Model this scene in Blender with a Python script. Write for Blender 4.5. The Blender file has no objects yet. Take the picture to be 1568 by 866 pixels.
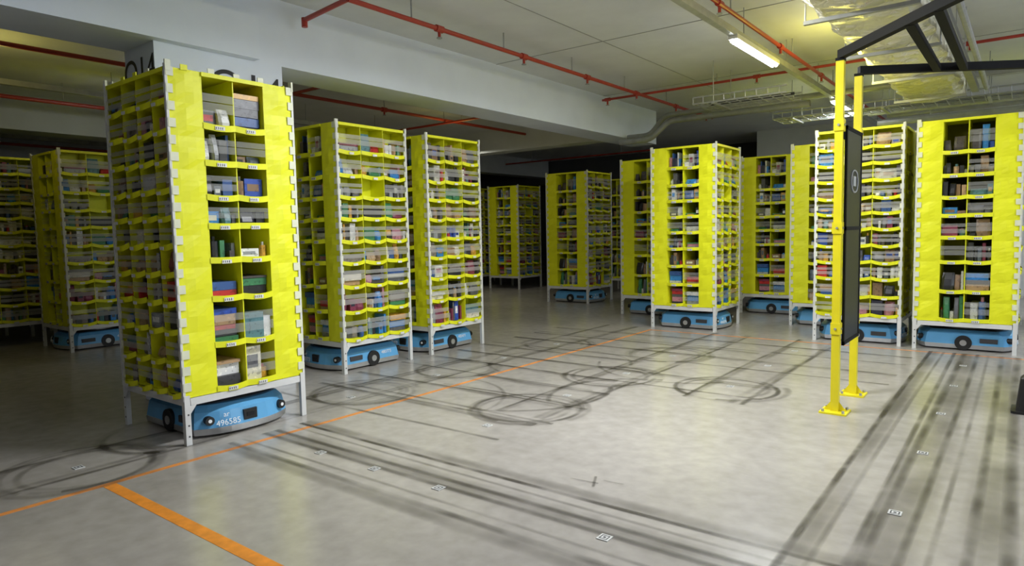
import bpy, math, random
from mathutils import Vector, Matrix
random.seed(7)
scene = bpy.context.scene
COL = scene.collection
try:
    scene.view_settings.view_transform = 'Standard'
except Exception:
    pass

# ------------------------------------------------------------ materials
def new_mat(name):
    m = bpy.data.materials.new(name); m.use_nodes = True
    nt = m.node_tree
    return m, nt, nt.nodes.get('Principled BSDF')

def simple(name, col, rough=0.6, metal=0.0, noise=0.0, nscale=8.0, bump=0.0, bscale=60.0, emit=None, estr=0, spec=0.5):
    m, nt, b = new_mat(name)
    b.inputs['Base Color'].default_value = (*col, 1)
    b.inputs['Roughness'].default_value = rough
    b.inputs['Metallic'].default_value = metal
    b.inputs['Specular IOR Level'].default_value = spec
    tc = nt.nodes.new('ShaderNodeTexCoord')
    if noise > 0:
        n = nt.nodes.new('ShaderNodeTexNoise'); n.inputs['Scale'].default_value = nscale
        n.inputs['Detail'].default_value = 6
        nt.links.new(tc.outputs['Object'], n.inputs['Vector'])
        r = nt.nodes.new('ShaderNodeValToRGB')
        r.color_ramp.elements[0].position = 0.3; r.color_ramp.elements[1].position = 0.7
        r.color_ramp.elements[0].color = (*[c*(1-noise) for c in col], 1)
        r.color_ramp.elements[1].color = (*[min(1, c*(1+noise*0.6)) for c in col], 1)
        nt.links.new(n.outputs['Fac'], r.inputs['Fac'])
        nt.links.new(r.outputs['Color'], b.inputs['Base Color'])
    if bump > 0:
        n2 = nt.nodes.new('ShaderNodeTexNoise'); n2.inputs['Scale'].default_value = bscale
        nt.links.new(tc.outputs['Object'], n2.inputs['Vector'])
        bp = nt.nodes.new('ShaderNodeBump'); bp.inputs['Strength'].default_value = bump
        bp.inputs['Distance'].default_value = 0.02
        nt.links.new(n2.outputs['Fac'], bp.inputs['Height'])
        nt.links.new(bp.outputs['Normal'], b.inputs['Normal'])
    if emit:
        b.inputs['Emission Color'].default_value = (*emit, 1)
        b.inputs['Emission Strength'].default_value = estr
    return m

M_yellow = simple('yellow_fabric', (0.80, 0.81, 0.014), 0.48, noise=0.06, nscale=3, bump=0.16, bscale=7, spec=.4)
M_white = simple('white_powdercoat', (0.66, 0.66, 0.66), 0.45, noise=0.06)
M_tab = simple('pale_plastic_tab', (0.70, 0.71, 0.54), 0.5, noise=0.08)
M_dark = simple('dark_plate', (0.05, 0.05, 0.055), 0.6, noise=0.1)
M_label = simple('paper_label', (0.72, 0.72, 0.70), 0.6, noise=0.25, nscale=120)
M_marker = simple('floor_marker_paper', (0.55, 0.55, 0.54), 0.6, noise=0.25, nscale=60)
M_blue = simple('robot_blue', (0.12, 0.38, 0.68), 0.34, noise=0.06)
M_silver = simple('brushed_silver', (0.55, 0.56, 0.58), 0.32, metal=0.7, noise=0.1)
M_black = simple('black_rubber', (0.012, 0.012, 0.013), 0.5, noise=0.1)
M_post = simple('safety_yellow_paint', (0.80, 0.68, 0.015), 0.4, noise=0.06)
M_frame = simple('black_steel', (0.010, 0.010, 0.011), 0.7, noise=0.1, spec=.15)
M_redpipe = simple('red_pipe_paint', (0.38, 0.035, 0.022), 0.4, noise=0.1)
M_grey = simple('galvanised_steel', (0.38, 0.39, 0.40), 0.45, metal=0.5, noise=0.15)
M_wall = simple('painted_concrete', (0.66, 0.68, 0.70), 0.75, noise=0.05, nscale=3, bump=0.04)
M_beam = simple('beam_paint', (0.78, 0.84, 0.96), 0.7, noise=0.04, nscale=2, bump=0.03)
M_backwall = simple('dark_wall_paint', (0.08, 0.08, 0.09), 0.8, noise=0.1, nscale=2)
M_frontwall = simple('grey_wall_paint', (0.20, 0.20, 0.21), 0.8, noise=0.1, nscale=2)
M_tube = simple('lamp_tube', (1, 1, 1), 0.4, emit=(0.95, 0.98, 1.0), estr=28)
M_sign = simple('sign_black', (0.02, 0.02, 0.025), 0.6, noise=0.05)
M_robwhite = simple('robot_white_print', (0.85, 0.87, 0.9), 0.5, noise=0.03)
M_greyprint = simple('grey_print', (0.45, 0.46, 0.48), 0.5, noise=0.03)
M_glass = simple('smoked_panel', (0.012, 0.014, 0.018), 0.4, noise=0.1, spec=.3)
M_bin_dark = simple('dark_bin_back', (0.16, 0.15, 0.02), 0.8, noise=0.15)  # darker yellow for the wall behind the narrow-face bins

M_foil, nt, b = new_mat('foil_wrap')
b.inputs['Base Color'].default_value = (0.85, 0.82, 0.68, 1); b.inputs['Metallic'].default_value = 0.6
b.inputs['Roughness'].default_value = 0.38
tc = nt.nodes.new('ShaderNodeTexCoord'); v = nt.nodes.new('ShaderNodeTexVoronoi'); v.inputs['Scale'].default_value = 7
nz = nt.nodes.new('ShaderNodeTexNoise'); nz.inputs['Scale'].default_value = 9; nz.inputs['Distortion'].default_value = 1.5
nt.links.new(tc.outputs['Object'], v.inputs['Vector']); nt.links.new(tc.outputs['Object'], nz.inputs['Vector'])
ad = nt.nodes.new('ShaderNodeMath'); ad.operation = 'ADD'
nt.links.new(v.outputs['Distance'], ad.inputs[0]); nt.links.new(nz.outputs['Fac'], ad.inputs[1])
bp = nt.nodes.new('ShaderNodeBump'); bp.inputs['Strength'].default_value = 0.9; bp.inputs['Distance'].default_value = 0.06
nt.links.new(ad.outputs[0], bp.inputs['Height']); nt.links.new(bp.outputs['Normal'], b.inputs['Normal'])

M_goods, nt, b = new_mat('packaged_goods')
at = nt.nodes.new('ShaderNodeAttribute'); at.attribute_name = 'Col'
nz = nt.nodes.new('ShaderNodeTexNoise'); nz.inputs['Scale'].default_value = 30; nz.inputs['Detail'].default_value = 1
tc = nt.nodes.new('ShaderNodeTexCoord'); nt.links.new(tc.outputs['Object'], nz.inputs['Vector'])
rp = nt.nodes.new('ShaderNodeValToRGB'); rp.color_ramp.interpolation = 'CONSTANT'
rp.color_ramp.elements[0].color = (0.35, 0.35, 0.38, 1); rp.color_ramp.elements[1].color = (1, 1, 1, 1)
rp.color_ramp.elements[1].position = 0.36
e3 = rp.color_ramp.elements.new(0.66); e3.color = (1.5, 1.45, 1.4, 1)
nt.links.new(nz.outputs['Fac'], rp.inputs['Fac'])
mx = nt.nodes.new('ShaderNodeMixRGB'); mx.blend_type = 'MULTIPLY'; mx.inputs['Fac'].default_value = 0.6
nt.links.new(at.outputs['Color'], mx.inputs['Color1']); nt.links.new(rp.outputs['Color'], mx.inputs['Color2'])
nt.links.new(mx.outputs['Color'], b.inputs['Base Color']); b.inputs['Roughness'].default_value = 0.35

def translucent(name, col, alpha, rough=0.35):
    m, nt, b = new_mat(name)
    b.inputs['Base Color'].default_value = (*col, 1); b.inputs['Roughness'].default_value = rough
    tr = nt.nodes.new('ShaderNodeBsdfTransparent'); mix = nt.nodes.new('ShaderNodeMixShader')
    mix.inputs['Fac'].default_value = alpha
    out = nt.nodes['Material Output']
    nt.links.new(tr.outputs[0], mix.inputs[1]); nt.links.new(b.outputs[0], mix.inputs[2])
    nt.links.new(mix.outputs[0], out.inputs['Surface'])
    return m
M_strap = translucent('clear_strap', (0.55, 0.55, 0.53), 0.27)
M_strapw = translucent('clear_film_strap', (0.60, 0.59, 0.57), 0.36)

def mark_mat(name, col, amax, nscale, lo, hi, base=.25):
    m, nt, b = new_mat(name)
    b.inputs['Base Color'].default_value = (*col, 1); b.inputs['Roughness'].default_value = 0.4
    tc = nt.nodes.new('ShaderNodeTexCoord'); sp = nt.nodes.new('ShaderNodeSeparateXYZ')
    nt.links.new(tc.outputs['UV'], sp.inputs[0])
    mu = nt.nodes.new('ShaderNodeMath'); mu.operation = 'MULTIPLY'; mu.inputs[1].default_value = math.pi
    si = nt.nodes.new('ShaderNodeMath'); si.operation = 'SINE'
    nt.links.new(sp.outputs['X'], mu.inputs[0]); nt.links.new(mu.outputs[0], si.inputs[0])
    nz = nt.nodes.new('ShaderNodeTexNoise'); nz.inputs['Scale'].default_value = nscale; nz.inputs['Detail'].default_value = 6
    nt.links.new(tc.outputs['Object'], nz.inputs['Vector'])
    mr = nt.nodes.new('ShaderNodeMapRange'); mr.inputs['From Min'].default_value = lo; mr.inputs['From Max'].default_value = hi
    mr.inputs['To Min'].default_value = base*amax; mr.inputs['To Max'].default_value = amax
    nt.links.new(nz.outputs['Fac'], mr.inputs['Value'])
    m2 = nt.nodes.new('ShaderNodeMath'); m2.operation = 'MULTIPLY'
    nt.links.new(si.outputs[0], m2.inputs[0]); nt.links.new(mr.outputs[0], m2.inputs[1])
    tr = nt.nodes.new('ShaderNodeBsdfTransparent'); mix = nt.nodes.new('ShaderNodeMixShader')
    nt.links.new(m2.outputs[0], mix.inputs['Fac'])
    nt.links.new(tr.outputs[0], mix.inputs[1]); nt.links.new(b.outputs[0], mix.inputs[2])
    nt.links.new(mix.outputs[0], nt.nodes['Material Output'].inputs['Surface'])
    return m
M_tr0 = mark_mat('tyre_mark_dark', (0.055, 0.045, 0.035), 0.85, 2.6, 0.36, 0.62, .25)
M_tr1 = mark_mat('tyre_mark_medium', (0.07, 0.060, 0.046), 0.58, 2.2, 0.36, 0.64, .25)
M_tr2 = mark_mat('tyre_mark_faint', (0.09, 0.078, 0.060), 0.38, 1.6, 0.35, 0.65, .25)

M_floor, nt, b = new_mat('polished_concrete')
tc = nt.nodes.new('ShaderNodeTexCoord')
n1 = nt.nodes.new('ShaderNodeTexNoise'); n1.inputs['Scale'].default_value = 0.6; n1.inputs['Detail'].default_value = 7; n1.inputs['Roughness'].default_value = 0.5
n2 = nt.nodes.new('ShaderNodeTexNoise'); n2.inputs['Scale'].default_value = 9; n2.inputs['Detail'].default_value = 8
nt.links.new(tc.outputs['Object'], n1.inputs['Vector']); nt.links.new(tc.outputs['Object'], n2.inputs['Vector'])
r1 = nt.nodes.new('ShaderNodeValToRGB')
r1.color_ramp.elements[0].position = 0.30; r1.color_ramp.elements[0].color = (0.325, 0.30, 0.275, 1)
r1.color_ramp.elements[1].position = 0.72; r1.color_ramp.elements[1].color = (0.43, 0.40, 0.37, 1)
nt.links.new(n1.outputs['Fac'], r1.inputs['Fac'])
mx = nt.nodes.new('ShaderNodeMixRGB'); mx.blend_type = 'OVERLAY'; mx.inputs['Fac'].default_value = 0.25
nt.links.new(r1.outputs['Color'], mx.inputs['Color1']); nt.links.new(n2.outputs['Fac'], mx.inputs['Color2'])
nt.links.new(mx.outputs['Color'], b.inputs['Base Color'])
mr = nt.nodes.new('ShaderNodeMapRange'); mr.inputs['To Min'].default_value = 0.17; mr.inputs['To Max'].default_value = 0.30
nt.links.new(n1.outputs['Fac'], mr.inputs['Value']); nt.links.new(mr.outputs[0], b.inputs['Roughness'])
b.inputs['Specular IOR Level'].default_value = 0.55

# ------------------------------------------------------------ mesh builder
class MB:
    def __init__(s):
        s.v = []; s.f = []; s.m = []; s.c = []; s.uv = []; s.M = Matrix.Identity(4); s.mats = []
    def mi(s, mat):
        if mat not in s.mats: s.mats.append(mat)
        return s.mats.index(mat)
    def addv(s, p):
        s.v.append(tuple(s.M @ Vector(p))); return len(s.v)-1
    def face(s, idx, mat, col=(1, 1, 1), uv=None):
        s.f.append(tuple(idx)); s.m.append(s.mi(mat)); s.c.append(col); s.uv.append(uv)
    def box(s, x0, x1, y0, y1, z0, z1, mat, col=(1, 1, 1)):
        i = [s.addv(p) for p in ((x0,y0,z0),(x1,y0,z0),(x1,y1,z0),(x0,y1,z0),(x0,y0,z1),(x1,y0,z1),(x1,y1,z1),(x0,y1,z1))]
        for q in ((0,3,2,1),(4,5,6,7),(0,1,5,4),(1,2,6,5),(2,3,7,6),(3,0,4,7)):
            s.face([i[k] for k in q], mat, col)
    def bag(s, x0, x1, y0, y1, z0, z1, mat, col, lean=0.0):
        n = 8; cx, cy = (x0+x1)/2, (y0+y1)/2; rx, ry = (x1-x0)/2, (y1-y0)/2; rings = []
        for t, kx, ky in ((0, .85, .8), (.3, 1, 1), (.65, .95, .75), (1, .9, .12)):
            rings.append([s.addv((cx+lean*t+rx*kx*math.copysign(abs(math.cos(a))**.6, math.cos(a)), cy+ry*ky*math.copysign(abs(math.sin(a))**.6, math.sin(a)), z0+(z1-z0)*t))
                          for a in [2*math.pi*(q+.5)/n for q in range(n)]])
        for A, B in zip(rings, rings[1:]):
            for q in range(n): s.face([A[q], A[(q+1)%n], B[(q+1)%n], B[q]], mat, col)
        s.face(rings[-1], mat, col)
    def cyl(s, p0, p1, r, mat, n=10, r2=None, col=(1, 1, 1)):
        p0 = Vector(p0); p1 = Vector(p1); r2 = r if r2 is None else r2
        d = (p1-p0).normalized(); a = d.orthogonal().normalized(); bb = d.cross(a)
        A = []; B = []
        for k in range(n):
            t = 2*math.pi*k/n; o = a*math.cos(t)+bb*math.sin(t)
            A.append(s.addv(p0+o*r)); B.append(s.addv(p1+o*r2))
        for k in range(n):
            s.face([A[k], A[(k+1)%n], B[(k+1)%n], B[k]], mat, col)
        s.face(A[::-1], mat, col); s.face(B, mat, col)
    def prism(s, pts0, z0, pts1, z1, mat):
        A = [s.addv((x, y, z0)) for x, y in pts0]; B = [s.addv((x, y, z1)) for x, y in pts1]
        n = len(A)
        for k in range(n): s.face([A[k], A[(k+1)%n], B[(k+1)%n], B[k]], mat)
        s.face(A[::-1], mat); s.face(B, mat)
    def mesh(s, name):
        me = bpy.data.meshes.new(name); me.from_pydata(s.v, [], s.f)
        for m in s.mats: me.materials.append(m)
        me.polygons.foreach_set('material_index', s.m)
        ca = me.color_attributes.new('Col', 'FLOAT_COLOR', 'CORNER')
        uvl = me.uv_layers.new(name='UVMap')
        for p in me.polygons:
            c = s.c[p.index]; u = s.uv[p.index]
            for j, li in enumerate(p.loop_indices):
                ca.data[li].color = (*c, 1)
                if u: uvl.data[li].uv = u[j]
        me.update(); return me
    def obj(s, name, parent=None, loc=(0, 0, 0), rot=0):
        o = bpy.data.objects.new(name, s.mesh(name)); COL.objects.link(o)
        o.location = loc; o.rotation_euler = (0, 0, rot)
        if parent: o.parent = parent
        return o

def empty(name, loc=(0, 0, 0), rot=0):
    e = bpy.data.objects.new(name, None); COL.objects.link(e); e.location = loc; e.rotation_euler = (0, 0, rot)
    e.empty_display_size = 0.2
    return e

# ------------------------------------------------------------ pods
PAL = [(0.70,0.70,0.68),(0.60,0.60,0.60),(0.70,0.66,0.57),(0.74,0.74,0.75),(0.04,0.04,0.05),(0.02,0.02,0.025),(0.07,0.06,0.06),(0.03,0.03,0.05),(0.03,0.03,0.03),
       (0.34,0.21,0.11),(0.42,0.27,0.15),(0.24,0.15,0.09),(0.44,0.30,0.18),(0.03,0.08,0.40),(0.04,0.22,0.58),(0.50,0.03,0.03),(0.04,0.10,0.30),
       (0.22,0.04,0.08),(0.10,0.12,0.15),(0.28,0.29,0.31),(0.45,0.20,0.26),(0.05,0.20,0.09),(0.60,0.32,0.05),(0.12,0.12,0.14),(0.25,0.22,0.20),(0.1,0.1,0.1),(0.5,0.5,0.46),(.10,.22,.25)]
def fill(mb, x0, x1, yf, yb, z0, z1, full=False):
    if random.random() < (0.02 if full else 0.08): return
    H = z1-z0-0.03; x = x0+0.008
    mode = random.random()
    if mode < 0.17:
        z = z0+0.008; w = (x1-x0)*random.uniform(0.75, 0.95); xs = x0+random.uniform(0.005, (x1-x0)-w-0.002)
        top = z0+H*random.uniform(0.4, 0.9)
        while z < top-0.012:
            h = random.uniform(0.03, 0.09); h = min(h, top-z); c = random.choice(PAL)
            o = random.uniform(0, .03); d = random.uniform(-.012, .012)
            mb.box(xs+max(d,0), xs+w+min(d,0), yf+0.02+o, yb-0.02, z, z+h-0.002, M_goods, c); z += h
        return
    big = mode > 0.45
    base = random.choice(PAL)
    while x < x1-0.03:
        w = random.uniform(0.06, 0.18) if big else random.uniform(0.02, 0.08)
        w = min(w, x1-0.006-x)
        if w < 0.012: break
        h = H*random.uniform(0.4 if full else 0.3, 0.97); c = base if random.random() < 0.3 else random.choice(PAL)
        o = random.uniform(0.005, 0.07); r = random.random()
        if 0.03 < w < 0.08 and r < 0.25:
            mb.cyl((x+w/2, yf+o+w/2, z0+0.008), (x+w/2, yf+o+w/2, z0+h*0.8), w/2*0.95, M_goods, 8, col=c)
            mb.cyl((x+w/2, yf+o+w/2, z0+h*0.8), (x+w/2, yf+o+w/2, z0+h), w/5, M_goods, 8, col=random.choice(PAL))
        elif r < .55 and w > .05:
            mb.bag(x, x+w, yf+o*.6, yf+o*.6+.09, z0+.006, z0+h, M_goods, c, random.uniform(-.015, .015))
        else:
            mb.box(x, x+w-0.002, yf+o, yb-0.02, z0+0.008, z0+h, M_goods, c)
            if w > .05 and random.random() < .6:
                c2 = random.choice(PAL)
                mb.box(x+w*.15, x+w*.8, yf+o-.001, yf+o, z0+0.008+h*.35, z0+h*.75, M_goods, c2)
        x += w+random.choice([0, 0, 0.004, 0.015])

ZB, ZT = 0.345, 2.70
def rows_from(fr):
    s = sum(fr); z = ZB+0.02; out = []
    for f in fr:
        h = (ZT-0.03-ZB-0.02)*f/s; out.append((z, z+h)); z += h
    return out
def lip(mb, x0, x1, z, y, h, sag, bulge):
    n = 6; pr = None
    for k in range(n+1):
        t = k/n; s_ = math.sin(math.pi*t)
        x = x0+(x1-x0)*t
        a = mb.addv((x, y-bulge*s_, z-0.018-sag*s_)); b_ = mb.addv((x, y-bulge*s_*1.3, z+h-sag*s_))
        if pr: mb.face([pr[0], a, b_, pr[1]], M_yellow)
        pr = (a, b_)
def straps(mb, x0, x1, z0, z1, y, p=.15, mat=None):
    H = z1-z0
    q = random.random()
    if q < p: return
    a, b_ = (0.22, 0.50) if q < .7 else (.3, .52)
    for f, w in ((a, .20), (b_, .16)):
        i = [mb.addv(pp) for pp in ((x0, y, z0+H*f), (x1, y, z0+H*f), (x1, y, z0+H*(f+w)), (x0, y, z0+H*(f+w)))]
        mb.face(i, mat or M_strap)
def n_face(mb, rows):
    for sx in (-1, 1):
        n = 60; xs = [0.25, 0.31, 0.375, 0.44, 0.495]; prev = None; ph = random.uniform(0, 6)
        for k in range(n+1):
            z = ZB+(ZT-ZB)*k/n
            row = []
            fold = abs(math.sin((z-ZB)*math.pi/.236))
            for j, xx in enumerate(xs):
                amp = (0, .6, 1, .8, 0)[j]
                off = -amp*(.010*fold)+random.uniform(-0.0015, 0.0015)+amp*.003*math.sin(z*21+xx*30+ph)
                row.append(mb.addv((sx*(xx + (random.uniform(-.004, .003) if j in (0,) else 0)), -0.494+off, z)))
            if prev:
                for j in range(4):
                    q = [prev[j], prev[j+1], row[j+1], row[j]]
                    mb.face(q if sx > 0 else q[::-1], M_yellow)
            prev = row
        mb.box(sx*0.25-0.004, sx*0.25+0.004, -0.494, 0, ZB, ZT, M_yellow)
        z = ZB+0.05
        while z < ZT-0.04:
            j1 = random.uniform(-.008, .008)
            xa, xb = sorted((sx*(0.455+j1), sx*0.506))
            mb.box(xa, xb, -0.507, -0.499, z, z+0.062, M_tab)
            xa, xb = sorted((sx*0.499, sx*0.508))
            mb.box(xa, xb, -0.506, -0.465, z, z+0.062, M_tab)
            z += 0.118
    mb.box(-0.004, 0.004, -0.485, -0.02, ZB, ZT-0.02, M_yellow)
    for (z0, z1) in rows:
        mb.box(-0.25, 0.25, -0.49, -0.005, z0-0.004, z0+0.004, M_yellow)
        lip(mb, -0.252, -0.0, z0+.002, -0.500, 0.028, random.uniform(0, .014), .012)
        lip(mb, 0.0, .252, z0+.002, -0.500, 0.028, random.uniform(0, .014), .012)
        for cx in (-0.125, 0.125):
            mb.box(cx-0.045, cx+0.03, -0.518, -0.5165, z0-0.020, z0+0.008, M_label)
            for q in range(4):
                mb.box(cx-0.04+q*0.016, cx-0.034+q*0.016, -0.5186, -0.518, z0-0.014, z0+0.002, M_sign)
        for a, b_ in ((-0.246, -0.004), (0.004, 0.246)):
            fill(mb, a, b_, -0.475, -0.05, z0, z1)
            straps(mb, a, b_, z0, z1, -0.493, .4)
    mb.box(-0.25, 0.25, -0.507, -0.499, ZT-0.03, ZT, M_yellow)
def w_face(mb, rows, cols):
    xs = [-0.485+0.97*k/cols for k in range(cols+1)]
    for k, x in enumerate(xs):
        if 0 < k < cols: mb.box(x-0.003, x+0.003, -0.49, -0.255, ZB, ZT-0.01, M_yellow)
    for (z0, z1) in rows:
        mb.box(-0.485, 0.485, -0.49, -0.255, z0-0.003, z0+0.003, M_yellow)
        for k in range(cols):
            a, b_ = xs[k]+0.003, xs[k+1]-0.003
            lip(mb, a, b_, z0+0.006, -0.5, 0.024, random.uniform(0.012, 0.03), random.uniform(0.012, 0.03))
            c = (a+b_)/2
            mb.box(c-0.03, c+0.03, -0.538, -0.536, z0-0.028, z0-0.004, M_label)
            fill(mb, a+.002, b_-.002, -0.49, -0.27, z0, z1, True)
            straps(mb, a, b_, z0, z1, -0.497, .05, M_strapw)
    for sx in (-1, 1):
        mb.box(sx*0.492-0.011, sx*0.492+0.011, -0.512, -0.494, ZB-0.02, ZT+0.02, M_white)
    mb.box(-0.5, 0.5, -0.508, -0.498, ZT-0.03, ZT, M_yellow)
def make_pod(seed, nfr, wfr, cols, cren):
    random.seed(seed); mb = MB()
    nr = rows_from(nfr); wr = rows_from(wfr)
    for a in (0, math.pi):
        mb.M = Matrix.Rotation(a, 4, 'Z'); n_face(mb, nr)
    for a in (math.pi/2, -math.pi/2):
        mb.M = Matrix.Rotation(a, 4, 'Z'); w_face(mb, wr, cols)
    mb.M = Matrix.Identity(4)
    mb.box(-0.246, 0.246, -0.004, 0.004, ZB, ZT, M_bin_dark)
    mb.box(-0.495, 0.495, -0.495, 0.495, ZT-0.012, ZT-0.004, M_yellow)
    mb.box(-0.495, 0.495, -0.495, 0.495, ZB-0.03, ZB-0.005, M_dark)
    for a in range(4):
        mb.M = Matrix.Rotation(a*math.pi/2, 4, 'Z')
        mb.box(-0.46, 0.46, -0.505, -0.465, 0.290, ZB-.004, M_white)
        mb.box(-0.508, -0.466, -0.508, -0.500, 0.0, ZB+0.02, M_white)
        mb.box(-0.508, -0.500, -0.500, -0.466, 0.0, ZB+0.02, M_white)
        mb.box(-0.500, -0.470, -0.500, -0.470, 0.0, 0.29, M_white)
        for zz in (0.06, 0.14, 0.22):
            mb.box(-0.490, -0.478, -0.5095, -0.508, zz, zz+0.012, M_dark)
        i = [mb.addv(p) for p in ((-0.466,-0.507,0.29),(-0.42,-0.507,0.29),(-0.466,-0.507,0.23))]
        mb.face(i, M_white)
        if cren:
            x = -0.40
            while x < 0.40:
                hh = random.uniform(0.02, 0.035)
                mb.box(x, x+0.05, -0.506, -0.498, ZT-0.01, ZT+hh, random.choice([M_yellow, M_tab])); x += 0.2
        mb.box(-0.51, -0.47, -0.51, -0.495, ZT-0.03, ZT+(0.045 if cren else .025), M_tab)
    return mb.mesh('inventory_pod_mesh')
NF = [.14,.145,.12,.107,.09,.105,.113,.15]
NF9 = [.13,.12,.11,.105,.10,.10,.10,.11,.125]
W9 = [.13,.12,.11,.10,.105,.10,.10,.11,.12]
W11 = [.1,.1,.09,.09,.09,.085,.085,.09,.09,.09,.09]
meshes = [make_pod(14, NF, W11, 4, True), make_pod(22, NF9, W9, 3, False), make_pod(33, NF9, W11, 3, False), make_pod(44, NF, W9, 3, False)]

def pod(mi_, x0, y0, rot=0):
    o = bpy.data.objects.new('inventory_pod', meshes[mi_]); COL.objects.link(o)
    o.location = (x0+0.5, y0+0.5, 0); o.rotation_euler = (0, 0, rot)
    return o

# ------------------------------------------------------------ robots
def outline(hw, ys, yb, n=10):
    pts = []
    for k in range(n+1):
        t = -1+2*k/n
        pts.append((hw*t, -ys-(yb-ys)*(1-abs(t)**2.6)))
    for k in range(n+1):
        t = 1-2*k/n
        pts.append((hw*t, ys+(yb-ys)*(1-abs(t)**2.6)))
    return pts
def robot_mesh():
    mb = MB()
    mb.prism(outline(.385, .38, .505), 0.02, outline(.395, .39, .52), 0.07, M_silver)
    mb.prism(outline(.39, .385, .512), 0.07, outline(.372, .365, .49), 0.19, M_blue)
    mb.prism(outline(.372, .365, .49), 0.19, outline(.34, .33, .43), 0.235, M_blue)
    mb.prism(outline(.31, .31, .38), 0.235, outline(.30, .30, .37), 0.245, M_dark)
    mb.cyl((0, 0, .245), (0, 0, .288), 0.27, M_silver, 28)
    for sx in (-1, 1):
        mb.cyl((sx*.34, 0, .09), (sx*.402, 0, .09), 0.086, M_black, 24)
        mb.cyl((sx*.40, 0, .09), (sx*.408, 0, .09), 0.035, M_silver, 14)
        mb.box(min(sx*.376, sx*.394), max(sx*.376, sx*.394), -.33, -.16, .10, .15, M_dark)
        for sy in (-1, 1):
            mb.cyl((sx*.25, sy*.28, 0.0), (sx*.25, sy*.28, 0.05), 0.03, M_black, 10)
            mb.cyl((sx*.29, sy*.36, .13), (sx*.305, sy*.468, .13), 0.034, M_black, 14)
            mb.cyl((sx*.305, sy*.466, .13), (sx*.306, sy*.472, .13), 0.014, M_robwhite, 10)
    for sy in (-1, 1):
        a, b_ = sorted((sy*.44, sy*.512))
        mb.box(-.055, .055, a, b_, .09, .17, M_black)
        mb.box(-.03, .03, min(sy*.511, sy*.515), max(sy*.511, sy*.515), .115, .145, M_glass)
    return mb.mesh('drive_robot_body')
RM = robot_mesh()
def text(body, size, mat, parent, loc, rot, name, ext=0.001):
    cu = bpy.data.curves.new(name, 'FONT'); cu.body = body; cu.size = size; cu.extrude = ext
    cu.align_x = 'CENTER'; cu.materials.append(mat)
    o = bpy.data.objects.new(name, cu); COL.objects.link(o); o.parent = parent
    o.location = loc; o.rotation_euler = rot; return o
def robot(cx, cy, rot, num):
    e = empty('warehouse_drive_robot', (cx, cy, 0), rot)
    o = bpy.data.objects.new('body', RM); COL.objects.link(o); o.parent = e
    text('ar', 0.055, M_robwhite, e, (-.19, -.498, .148), (math.radians(82), 0, -0.14), 'maker_mark')
    text(num, 0.062, M_robwhite, e, (-.18, -.507, .085), (math.radians(82), 0, -0.14), 'fleet_number')
    text(num, 0.05, M_robwhite, e, (.3875, .2, .12), (math.radians(82), 0, math.pi/2), 'side_number')
    return e

H90 = math.pi/2
PODS = [(0,-5.79,2.31,H90,H90),(1,-6.82,4.54,0,0),(3,-6.83,5.88,0,0),
        (1,-4.56,9.40,0,H90),(3,-1.08,9.33,0,H90),(2,-2.22,9.36,H90,H90),
        (2,-2.86,10.62,0,H90),(1,-4.0,11.75,0,H90),(3,-5.74,10.62,0,H90),(3,-8.12,11.75,0,H90),
        (1,-11.5,13.9,0,None),(2,-14.2,15.2,0,None),(1,-12.9,13.9,0,None),
        (1,-11.15,3.42,0,0),(2,-12.6,4.1,0,None),(3,-14.0,4.1,0,None),(1,-12.9,6.2,0,None),(1,-15.6,5.0,0,None),
        (1,-1.3,11.9,0,None),(3,.2,11.9,0,None),(2,-2.4,13.3,0,None),(3,-8.3,14.2,0,None),(2,-12.5,2.7,0,None),(3,-14.0,2.5,0,None),(2,-15.4,3.3,0,None)]
nums = ['496585', '480773', '485471', '496876', '481102', '497310', '480021', '486630', '482944', '491203', '499120']
k = 0
for (m_, x, y, r, rr) in PODS:
    pod(m_, x, y, r)
    if rr is not None:
        robot(x+.5, y+.5, rr, nums[k % len(nums)]); k += 1

# ------------------------------------------------------------ room shell
CZ = 3.85
CZR = CZ-.001
def shell(name, *b_, mat):
    mb = MB(); mb.box(*b_, mat); return mb.obj(name)
shell('floor', -24, 8, -5, 24, -0.1, 0, mat=M_floor)
shell('ceiling', -24, 8, -5, 24, CZ, CZ+0.15, mat=M_wall)
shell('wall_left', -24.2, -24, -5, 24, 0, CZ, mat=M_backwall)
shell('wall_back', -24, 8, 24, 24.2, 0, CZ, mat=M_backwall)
shell('wall_back_inner', -5.4, 8, 17, 17.2, 0, CZ, mat=M_wall)
shell('wall_front', -24, 8, -5.2, -5, 0, CZ, mat=M_frontwall)
shell('wall_right', 8, 8.2, -5, 24, 0, CZ, mat=M_wall)
shell('ceiling_beam', -6.56, -6.0, -5, 12.6, 3.2, CZ, mat=M_beam)
shell('ceiling_cross_beam', -12.9, -6.57, 12.2, 12.6, 3.35, CZ, mat=M_wall)
mb = MB(); mb.box(-5.999, -5.9, 0.5, 3.75, 3.20, 3.60, M_beam); mb.box(-5.999, -5.9, .5, 3.2, 3.60, CZ, M_beam)
mb.obj('beam_haunch')
e = empty('concrete_column', (0, 0, 0))
mb = MB(); mb.box(-6.56, -6.0, 2.8, 4.05, 0, 3.2, M_beam); mb.obj('shaft', e)
text('Q14', 0.42, M_sign, e, (-6.0+0.004, 3.66, 2.775), (H90, 0, H90), 'bay_number_side')
text('Q14', 0.33, M_sign, e, (-6.28, 2.796, 2.87), (H90, 0, 0), 'bay_number_front')
for x in (-13.2, -19.5): shell('ceiling_beam', x-.25, x+.25, -5, 18.9, 3.3, CZ, mat=M_wall)
shell('ceiling_cross_beam', -24, -5.4, 19, 19.4, 3.1, CZ, mat=M_backwall)
mb = MB()
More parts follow.
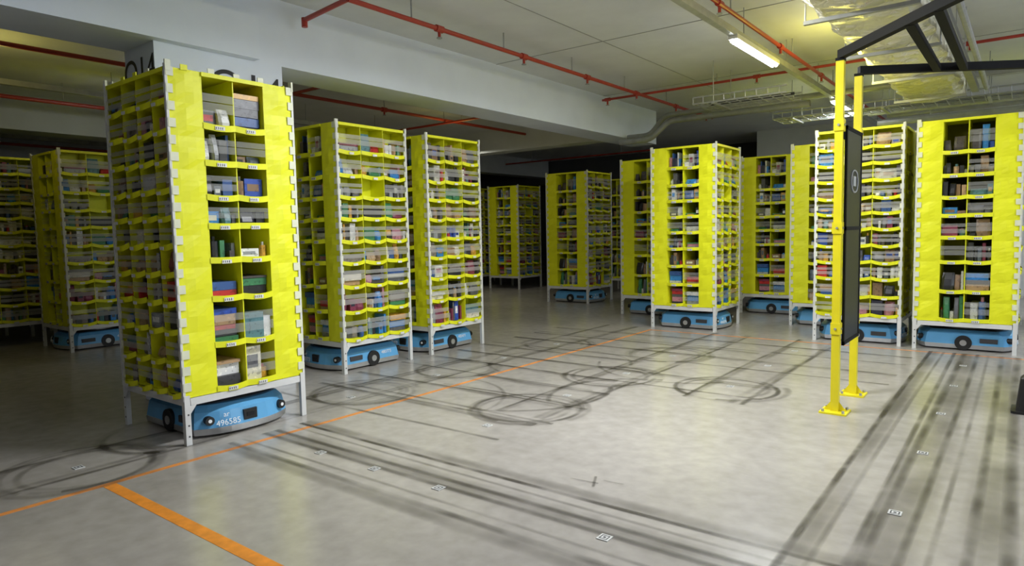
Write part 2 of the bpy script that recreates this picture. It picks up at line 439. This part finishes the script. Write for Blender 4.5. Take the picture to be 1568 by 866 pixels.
for x in (-4.3, -1.0, 2.2): mb.box(x, x+.012, -5, 17, CZ-.004, CZ, M_grey)
for y in (4.5, 7.5, 10.5, 13.5): mb.box(-6, 8, y, y+.012, CZ-.005, CZ, M_grey)
mb.obj('trim_1')

mb = MB()
M_pane = simple('daylight_pane', (0.8, 0.9, 1), 0.3, emit=(0.7, 0.85, 1.0), estr=1.5)
mb.box(7.95, 7.99, 3, 7, 1.2, 3.4, M_pane)
for y in (3, 5, 7): mb.box(7.90, 8.0, y-.04, y+.04, 1.15, 3.45, M_grey)
for z in (1.15, 2.3, 3.42): mb.box(7.90, 8.0, 2.96, 7.04, z-.03, z+.03, M_grey)
mb.obj('window_1')

# ------------------------------------------------------------ pipes, trays, duct, lamps
def pipe_run(p0, p1, r, rods=(), heads=(), extra=None, rodr=.008, mat=None, name='sprinkler_pipe'):
    mat = mat or M_redpipe
    mb = MB(); p0 = Vector(p0); p1 = Vector(p1)
    mb.cyl(p0, p1, r, mat)
    dd = (p1-p0).normalized()
    for t in rods:
        p = p0+dd*t; mb.cyl(p, (p.x, p.y, CZR), rodr, M_grey, 6)
    for t in heads:
        p = p0+dd*t
        mb.cyl(p, (p.x, p.y, p.z-.09), .016, mat, 8); mb.cyl(p-dd*.05, p+dd*.05, r*1.5, mat, 10)
        mb.cyl((p.x, p.y, p.z-.09), (p.x, p.y, p.z-.1), .03, M_grey, 10)
    if extra: extra(mb)
    return mb.obj(name)
z = 3.65
def ex(mb):
    mb.cyl((-5.0, 4.1, z), (-5.8, 4.2, z), .024, M_redpipe); mb.cyl((-5.8, 4.2, z+.02), (-5.8, 4.2, z-.07), .03, M_redpipe)
pipe_run((-5.0, 4.1, z), (-5.0, 13.0, z), .025, (.8, 2.3, 3.8, 5.3, 6.8, 8.3), (1.2, 2.7, 4.2, 5.7, 7.2, 8.6), ex)
pipe_run((-5.85, 10.2, z+.06), (5, 10.2, z+.06), .020, (2, 4.2, 6.4, 8), (.1, 2.6, 5.2, 7.4))
pipe_run((-2.43, -3, z-.0), (-2.43, 16.9, z-.0), .022, (9.8, 12, 14.2), (9.5, 11.5, 13.5, 16))
pipe_run((-8.9, -3, z), (-8.9, 12.1, z), .028, range(1, 15, 2), range(2, 14, 3))
for x in (-11.5, -14.5, -17): pipe_run((x, -3, z-.1), (x, 12.1, z-.1), .03, range(1, 15, 3))
for y in (2.2, 6, 9.5, 13, 16.5): pipe_run((-12.9, y, z-.06), (-6.6, y, z-.06), .022, (1, 4))
for y, zz_, r_ in ((12.7, 3.35, .04), (13.1, 3.45, .03), (13.6, 3.3, .06), (14.6, 3.55, .05)):
    pipe_run((-2.2, y, zz_), (1.85, y, zz_), r_, (.8, 2.2, 3.6), mat=M_grey, name='conduit_run')
pipe_run((.25, 5.0, 3.5), (.25, 11.1, 3.5), .05, (1, 3, 5), mat=M_grey, name='conduit_run')

def lamp_line(x, y0, y1, lamps, zz=3.45):
    e = empty('fluorescent_light_trunking', (0, 0, 0))
    mb = MB(); mb.box(x-.035, x+.035, y0, y1, zz+.03, zz+.10, M_grey)
    y = y0+.8
    while y < y1:
        mb.cyl((x+.0, y, zz+.1), (x+.0, y, CZR), .006, M_grey, 6); y += 1.6
    mb.obj('trunking_rail', e)
    mb = MB()
    for (a, b_) in lamps:
        mb.box(x-.05, x+.05, a-.04, b_+.04, zz, zz+.05, M_white)
        mb.cyl((x-.022, a, zz-.012), (x-.022, b_, zz-.012), .018, M_tube, 10)
        mb.cyl((x+.022, a, zz-.012), (x+.022, b_, zz-.012), .018, M_tube, 10)
    if lamps: mb.obj('lamp_tubes', e)
    return e
lamp_line(-2.5, -3, 16.5, [(-1.5, 0), (3.8, 5.2), (7.1, 8.5), (11.6, 13.0)])
lamp_line(-10.3, -3, 12.1, [(4.2, 4.8)])
lamp_line(2.0, -3, 16.5, [(3.2, 4.6), (7.5, 8.9), (12, 13.4)])
lamp_line(-15.5, -3, 18, [])

e = empty('foil_wrapped_air_duct')
random.seed(3)
mb = MB(); segs = 60; prev = None
for k_ in range(segs+1):
    y = 3.4+7.7*k_/segs; w = .02*math.sin(k_*1.5)+random.uniform(-.015, .015)
    ring = [(-1.45-w, 3.26), (-1.38, 3.21-w*.6), (-1.1, 3.18+random.uniform(-.025, .025)), (-.82, 3.21+w*.6), (-.75+w, 3.26), (-.75+w, 3.52), (-.82, 3.56), (-1.38, 3.56), (-1.45-w, 3.52)]
    ids = [mb.addv((x, y, zz)) for x, zz in ring]
    if prev:
        n = len(ids)
        for j in range(n): mb.face([prev[j], prev[(j+1)%n], ids[(j+1)%n], ids[j]], M_foil)
    else: mb.face(ids, M_foil)
    prev = ids
mb.face(prev[::-1], M_foil)
for y in (4.4, 5.9, 7.4, 8.9, 10.5): mb.box(-1.51, -.69, y, y+.04, 3.13, 3.16, M_grey); mb.cyl((-1.50, y+.02, 3.16), (-1.50, y+.02, CZR), .007, M_grey, 6); mb.cyl((-.70, y+.02, 3.16), (-.70, y+.02, CZR), .007, M_grey, 6)
mb.obj('duct_body', e)
mb = MB()
mb.box(-.66, -.58, 3.4, 10.9, 3.22, 3.30, M_grey); mb.cyl((-.50, 3.4, 3.26), (-.50, 10.9, 3.26), .03, M_grey)
for y in (5, 7, 9): mb.cyl((-.62, y, 3.3), (-.62, y, CZR), .007, M_grey, 6)
mb.obj('conduit_run')

def tray(x0, x1, y0, y1, zz):
    mb = MB(); r = .007
    for y in (y0, y1):
        mb.cyl((x0, y, zz), (x1, y, zz), .012, M_grey, 6); mb.cyl((x0, y, zz+.09), (x1, y, zz+.09), .012, M_grey, 6)
    n = 4
    for j in range(1, n):
        y = y0+(y1-y0)*j/n; mb.cyl((x0, y, zz), (x1, y, zz), r, M_grey, 5)
    x = x0
    while x <= x1:
        mb.cyl((x, y0, zz), (x, y1, zz), r, M_grey, 5)
        for y in (y0, y1): mb.cyl((x, y, zz), (x, y, zz+.09), r, M_grey, 5)
        x += .15
    x = x0+.3
    while x < x1:
        for y in (y0, y1): mb.cyl((x, y, zz), (x, y, CZR), .007, M_grey, 6)
        mb.box(x-.02, x+.02, y0-.03, y1+.03, zz-.03, zz-.006, M_grey)
        x += 1.3
    mb.cyl((x0+.1, (y0+y1)/2, zz+.03), (x1, (y0+y1)/2, zz+.03), .02, M_black, 8)
    mb.obj('wire_cable_tray')
tray(-3.9, -2.6, 9.4, 10.1, 3.28)
tray(-3.4, 5.0, 11.5, 12.1, 3.26)
def curve_pipe(name, pts, r, mat):
    cu = bpy.data.curves.new(name, 'CURVE'); cu.dimensions = '3D'; cu.bevel_depth = r; cu.bevel_resolution = 3
    sp = cu.splines.new('POLY')
    P = [Vector(p) for p in pts]; out = [P[0]]
    for i in range(1, len(P)-1):
        a = (P[i-1]-P[i]).normalized(); b_ = (P[i+1]-P[i]).normalized(); d = .12
        s0 = P[i]+a*d; s1 = P[i]+b_*d
        for q in range(6):
            t = q/5; out.append(s0*(1-t)**2+P[i]*2*t*(1-t)+s1*t*t)
    out.append(P[-1]); sp.points.add(len(out)-1)
    for i, p in enumerate(out): sp.points[i].co = (*p, 1)
    cu.materials.append(mat); o = bpy.data.objects.new(name, cu); COL.objects.link(o); return o
curve_pipe('service_pipe', [(-5.95, 11.3, 3.20), (-5.5, 11.3, 3.20), (-5.2, 11.3, 3.52), (-1.0, 11.3, 3.52), (6, 11.3, 3.52)], .045, M_grey)
curve_pipe('service_pipe', [(-5.95, 11.0, 3.08), (-5.35, 11.0, 3.08), (-5.0, 11.0, 3.36), (-2.7, 11.0, 3.36)], .05, M_grey)

# ------------------------------------------------------------ gate with yellow posts
g = empty('yellow_safety_gate')
mb = MB()
def post(x, y, h=2.78):
    q = .029
    mb.box(x-q, x+q, y-q, y+q, 0.012, h, M_post)
    mb.box(x-.10, x+.10, y-.10, y+.10, 0, .014, M_post)
    for a in (-1, 1):
        for b_ in (-1, 1): mb.cyl((x+a*.075, y+b_*.075, .014), (x+a*.075, y+b_*.075, .034), .012, M_grey, 6)
        i = [mb.addv(p) for p in ((x+a*q, y, .014), (x+a*.085, y, .014), (x+a*q, y, .09))]; mb.face(i, M_post)
    for zz in (.68, 1.48, 2.28):
        mb.box(x-q-.007, x+q+.007, y-q-.007, y+q+.007, zz-.045, zz+.045, M_post)
        mb.cyl((x, y-q-.014, zz), (x, y-q-.006, zz), .010, M_grey, 6); mb.cyl((x+q+.006, y, zz), (x+q+.014, y, zz), .010, M_grey, 6)
    mb.box(x-q-.003, x+q+.003, y-q-.003, y+q+.003, h-.01, h+.012, M_frame)
P1, P2, P3, P4 = (-1.2, 5.78), (-1.2, 6.48), (.25, 4.04), (1.2, 8.04)
for p in (P1, P2, P3, P4): post(*p)
mb.obj('posts', g)
mb = MB()
X = -1.160
mb.box(X-.005, X+.005, 5.83, 6.41, .56, 2.26, M_glass)
for a, b_ in ((5.82, 5.85), (6.39, 6.42)): mb.box(X-.009, X+.009, a, b_, .54, 2.28, M_frame)
for a in (.54, 1.46, 2.25): mb.box(X-.009, X+.009, 5.82, 6.42, a, a+.03, M_frame)
for a in (.68, 1.48, 2.2): mb.box(X-.02, X-.006, 5.78, 5.84, a-.03, a+.03, M_frame); mb.box(X-.02, X-.006, 6.40, 6.48, a-.03, a+.03, M_frame)
mb.obj('smoked_panel', g)
mb = MB()
for xx in (X+.007, X-.007):
    for k_ in range(20):
        t0 = 2*math.pi*k_/20; t1 = 2*math.pi*(k_+1)/20
        mb.cyl((xx, 6.14+.13*math.cos(t0), 1.86+.09*math.sin(t0)), (xx, 6.14+.13*math.cos(t1), 1.86+.09*math.sin(t1)), .006, M_greyprint, 5)
    mb.box(xx-.001, xx+.001, 6.09, 6.19, 1.82, 1.90, M_greyprint)
mb.obj('notice_sign', g)
mb = MB()
def bar(a, b_, w=.055, h=.065, zz=2.82):
    a = Vector((*a, zz)); b_ = Vector((*b_, zz)); d = b_-a; L = d.length; ang = math.atan2(d.y, d.x)
    mb.M = Matrix.Translation(a) @ Matrix.Rotation(ang, 4, 'Z'); mb.box(0, L, -w/2, w/2, -h/2, h/2, M_frame); mb.M = Matrix.Identity(4)
bar(P1, P3); bar(P2, P4)
def on(p, q, x): t = (x-p[0])/(q[0]-p[0]); return (x, p[1]+(q[1]-p[1])*t)
for x in (-.66, -.48): bar(on(P1, P3, x), on(P2, P4, x), zz=2.81, h=.05)
mb.obj('overhead_frame', g)

mb = MB()
def rr(h, n=4):
    out = []
    for cx, cy, a0 in ((1, 1, 0), (-1, 1, 90), (-1, -1, 180), (1, -1, 270)):
        for q in range(4):
            a = math.radians(a0+q*30); out.append((cx*(h-.03)+.03*math.cos(a), cy*(h-.03)+.03*math.sin(a)))
    return out
mb.prism(rr(.13), 0, rr(.13), .02, M_black); mb.prism(rr(.10), .02, rr(.075), .27, M_black); mb.prism(rr(.075), .27, rr(.05), .30, M_black)
mb.obj('black_rubber_bollard', loc=(.055, 6.6, 0))

# ------------------------------------------------------------ floor markings
def ribbon(mb, pts, w, mat, z):
    P = [Vector(p) for p in pts]; n = len(P); prev = None
    for i, p in enumerate(P):
        d = (P[min(i+1, n-1)]-P[max(i-1, 0)]).normalized(); nn = Vector((-d.y, d.x))
        a = p-nn*w/2; b_ = p+nn*w/2
        cur = (mb.addv((a.x, a.y, z)), mb.addv((b_.x, b_.y, z)))
        if prev: mb.face([prev[0], cur[0], cur[1], prev[1]], mat, uv=[(0, 0), (0, 1), (1, 1), (1, 0)])
        prev = cur
def line(a, b_, n=12, wob=0.0):
    a = Vector(a); b_ = Vector(b_); out = []
    d = (b_-a).normalized(); nn = Vector((-d.y, d.x)); ph = random.uniform(0, 6)
    for i in range(n+1):
        t = i/n; out.append(a.lerp(b_, t)+nn*wob*math.sin(t*5+ph))
    return out
def arc(cx, cy, r, a0=0, a1=360, n=40):
    return [(cx+r*math.cos(math.radians(a0+(a1-a0)*i/n)), cy+r*math.sin(math.radians(a0+(a1-a0)*i/n))) for i in range(n+1)]
M_tape = simple('orange_tape_solid', (0.78, 0.27, 0.03), 0.5, noise=0.2, nscale=14)
M_tape2 = simple('orange_tape_worn', (0.74, 0.27, 0.06), 0.5, noise=0.3, nscale=8)
mb = MB(); mb.box(-4.475, -4.43, -4, 9.1, 0, .0012, M_tape2); mb.box(-4.475, 6, 9.1, 9.14, 0, .0012, M_tape2)
mb.box(-4.43, 4, 1.61, 1.685, 0, .0014, M_tape)
mb.obj('orange_floor_line')

random.seed(5)
mb = MB(); zz = .002
def T(pts, w, m):
    global zz
    ribbon(mb, pts, w, m, zz); zz += .00003
for y, w, m in ((3.12, .05, M_tr0), (2.90, .06, M_tr1), (2.80, .06, M_tr1), (2.52, .07, M_tr1), (2.46, .14, M_tr2), (3.17, .14, M_tr2), (2.85, .24, M_tr2), (3.02, .04, M_tr2), (2.62, .04, M_tr2)):
    T(line((-4.6, y+.02), (3, y-.03), wob=.012), w, m)
for x, w, m in ((-.84, .05, M_tr0), (-.53, .07, M_tr1), (-.40, .05, M_tr1), (-.60, .05, M_tr1), (-.17, .06, M_tr1), (-.02, .08, M_tr1), (-.80, .14, M_tr2), (.3, .08, M_tr1), (-.47,.28,M_tr2), (-.1,.28,M_tr2), (.2,.2,M_tr2), (-.72,.04,M_tr2), (-.3,.04,M_tr2)):
    T(line((x, -2), (x-.03, 9.2), wob=.014), w, m)
for x in (-3.3, -2.17, -5.05):
    for o, m, w in ((-.24, M_tr1, .05), (.26, M_tr1, .06), (-.2, M_tr2, .1), (.2, M_tr2, .08)):
        y0_ = {-3.3: 4.3, -2.17: 5.6, -5.05: 1.0}[x]
        T(line((x+o, y0_), (x+o+.02, 9.3), wob=.02), w, m)
for y, xa, xb in ((3.92, -5.7, -3.0), (4.5, -5.8, -2.9), (5.06, -4.6, -3.0), (5.6, -5.8, -3.2), (6.1, -5.8, -1.8), (6.6, -5.8, -3.5), (7.3, -5.8, -1), (7.8, -5.8, -2.5), (8.4, -5.8, -1)):
    for o in (-.25, .24, .2):
        T(line((xa, y+o), (xb, y+o), wob=.015), .055 if o != .2 else .1, M_tr1 if o != .2 else M_tr2)
circ = [(-3.31, 4.5, 1), (-2.18, 6.09, 1), (-3.35, 6.02, 1), (-4.91, 1.66, 1), (-5.0, 4.1, 0), (-5.0, 5.4, 0), (-4.95, 7.3, 0), (-3.4, 7.4, 0), (-5.2, 2.4, 0)]
for i, (x, y, st) in enumerate(circ):
    for r, m, w in ((.46, M_tr1 if st else M_tr2, .055), (.38, M_tr2, .06), (.50, M_tr2, .08), (.43, M_tr2, .06)):
        a0 = random.uniform(0, 360)
        T(arc(x+random.uniform(-.04, .04), y+random.uniform(-.04, .04), r, a0, a0+random.uniform(230, 350)), w, m)
T(arc(-3.9, 5.1, .9, -80, 30), .06, M_tr1); T(arc(-2.7, 5.3, .8, 100, 220), .06, M_tr1); T(arc(-3.0, 6.9, .9, 200, 320), .05, M_tr1); T(arc(-4.2, 6.3, .8, 250, 20), .05, M_tr2)
T(arc(-4.5, 4.2, .9, 0, 100), .05, M_tr2)
T(line((-2.05, 3.45), (-1.98, 3.30)), .025, M_tr0); T(line((-2.16, 3.34), (-1.98, 3.36)), .018, M_tr0); T(line((-1.98, 3.42), (-1.85, 3.43)), .02, M_tr1)
mb.obj('tyre_marks')

mb = MB()
fid = [(x, 2.77) for x in (-3.85, -3.29, -2.72, -1.6)] + [(-.51, y) for y in (3.885, 5.03, 6.17, 7.3, 8.4)] + \
      [(-3.3, y) for y in (3.92, 5.06, 6.2, 7.35)] + [(-2.2, y) for y in (6.2, 7.35, 8.4)] + [(-4.95, y) for y in (1.66, 3.92, 5.06, 6.2, 7.35)] + [(.1, 3.9), (.1, 5.03)]
for (x, y) in fid:
    s = .031
    mb.box(x-s, x+s, y-s, y+s, 0, .0046, M_marker)
    for a, b_, c, d in ((-.022, .022, -.022, -.016), (-.022, .022, .016, .022), (-.022, -.016, -.016, .016), (.016, .022, -.016, .016), (-.007, .007, -.007, .007)):
        mb.box(x+a, x+b_, y+c, y+d, .0046, .0050, M_sign)
mb.obj('floor_marker_stickers')

# ------------------------------------------------------------ lights
def area(name, loc, rot, sx, sy, p, col=(1, 1, 1), spread=180):
    L = bpy.data.lights.new(name, 'AREA'); L.shape = 'RECTANGLE'; L.size = sx; L.size_y = sy; L.energy = p; L.color = col
    L.spread = math.radians(spread)
    o = bpy.data.objects.new(name, L); COL.objects.link(o); o.location = loc; o.rotation_euler = rot; return o
cool = (0.93, 0.97, 1.0)
area('far_pod_fill', (-2.5, 4.5, 3.41), (0, 0, 0), .12, 1.4, 160, cool)
area('far_pod_fill', (-2.5, 7.8, 3.41), (0, 0, 0), .12, 1.4, 62, cool)
area('far_pod_fill', (-2.5, 12.3, 3.41), (0, 0, 0), .12, 1.4, 35, cool)
area('far_pod_fill', (2.0, 3.9, 3.41), (0, 0, 0), .12, 1.4, 50, cool)
area('far_pod_fill', (2.0, 8.2, 3.41), (0, 0, 0), .12, 1.4, 50, cool)
area('far_pod_fill', (2.0, 12.7, 3.41), (0, 0, 0), .12, 1.4, 160, (.88, .94, 1))
area('far_pod_fill', (-10.3, 4.5, 3.41), (0, 0, 0), .12, .6, 1.5, (1, .97, .8))
area('far_pod_fill', (-10.3, 11.4, 3.41), (0, 0, 0), .12, 1.2, 20, (1, .97, .8))
area('window_daylight', (7.8, 5, 2.3), (0, H90, 0), 2.1, 3.8, 190, (0.84, 0.92, 1.0))
def pt(loc, p, col, r=.15):
    L = bpy.data.lights.new('warm_bounce_fill', 'POINT'); L.energy = p; L.color = col; L.shadow_soft_size = r
    o = bpy.data.objects.new('warm_bounce_fill', L); COL.objects.link(o); o.location = loc
pt((-1.75, 8.6, 3.2), 26, (1, .88, .14)); pt((-1.85, 5.6, 3.2), 9, (1, .9, .35)); pt((-9.4, 2.6, 3.3), 7, (1, .85, .2)); pt((-8.6, 9.5, 3.2), 6, (1, .85, .2))  # added point fills imitating yellow bounce off the pods, no lamp fixtures there
w = bpy.data.worlds.new('World'); scene.world = w; w.use_nodes = True
w.node_tree.nodes['Background'].inputs[0].default_value = (0.6, 0.7, 0.9, 1)
w.node_tree.nodes['Background'].inputs[1].default_value = 0.05

# ------------------------------------------------------------ camera
yaw = math.radians(37.7); pit = math.atan(78/1025)
d = Vector((-math.sin(yaw), math.cos(yaw), 0)); r0 = Vector((math.cos(yaw), math.sin(yaw), 0)); zv = Vector((0, 0, 1))
fw = d*math.cos(pit)-zv*math.sin(pit); up0 = d*math.sin(pit)+zv*math.cos(pit)
ra = math.atan(.02)
rt = r0*math.cos(ra)-up0*math.sin(ra); up = up0*math.cos(ra)+r0*math.sin(ra)
cam = bpy.data.cameras.new('camera'); cam.lens = 36*1025/1568; cam.sensor_width = 36
co = bpy.data.objects.new('camera', cam); COL.objects.link(co)
M = Matrix((rt, up, -fw)).transposed().to_4x4(); M.translation = (0, 0, 1.5)
co.matrix_world = M
scene.camera = co
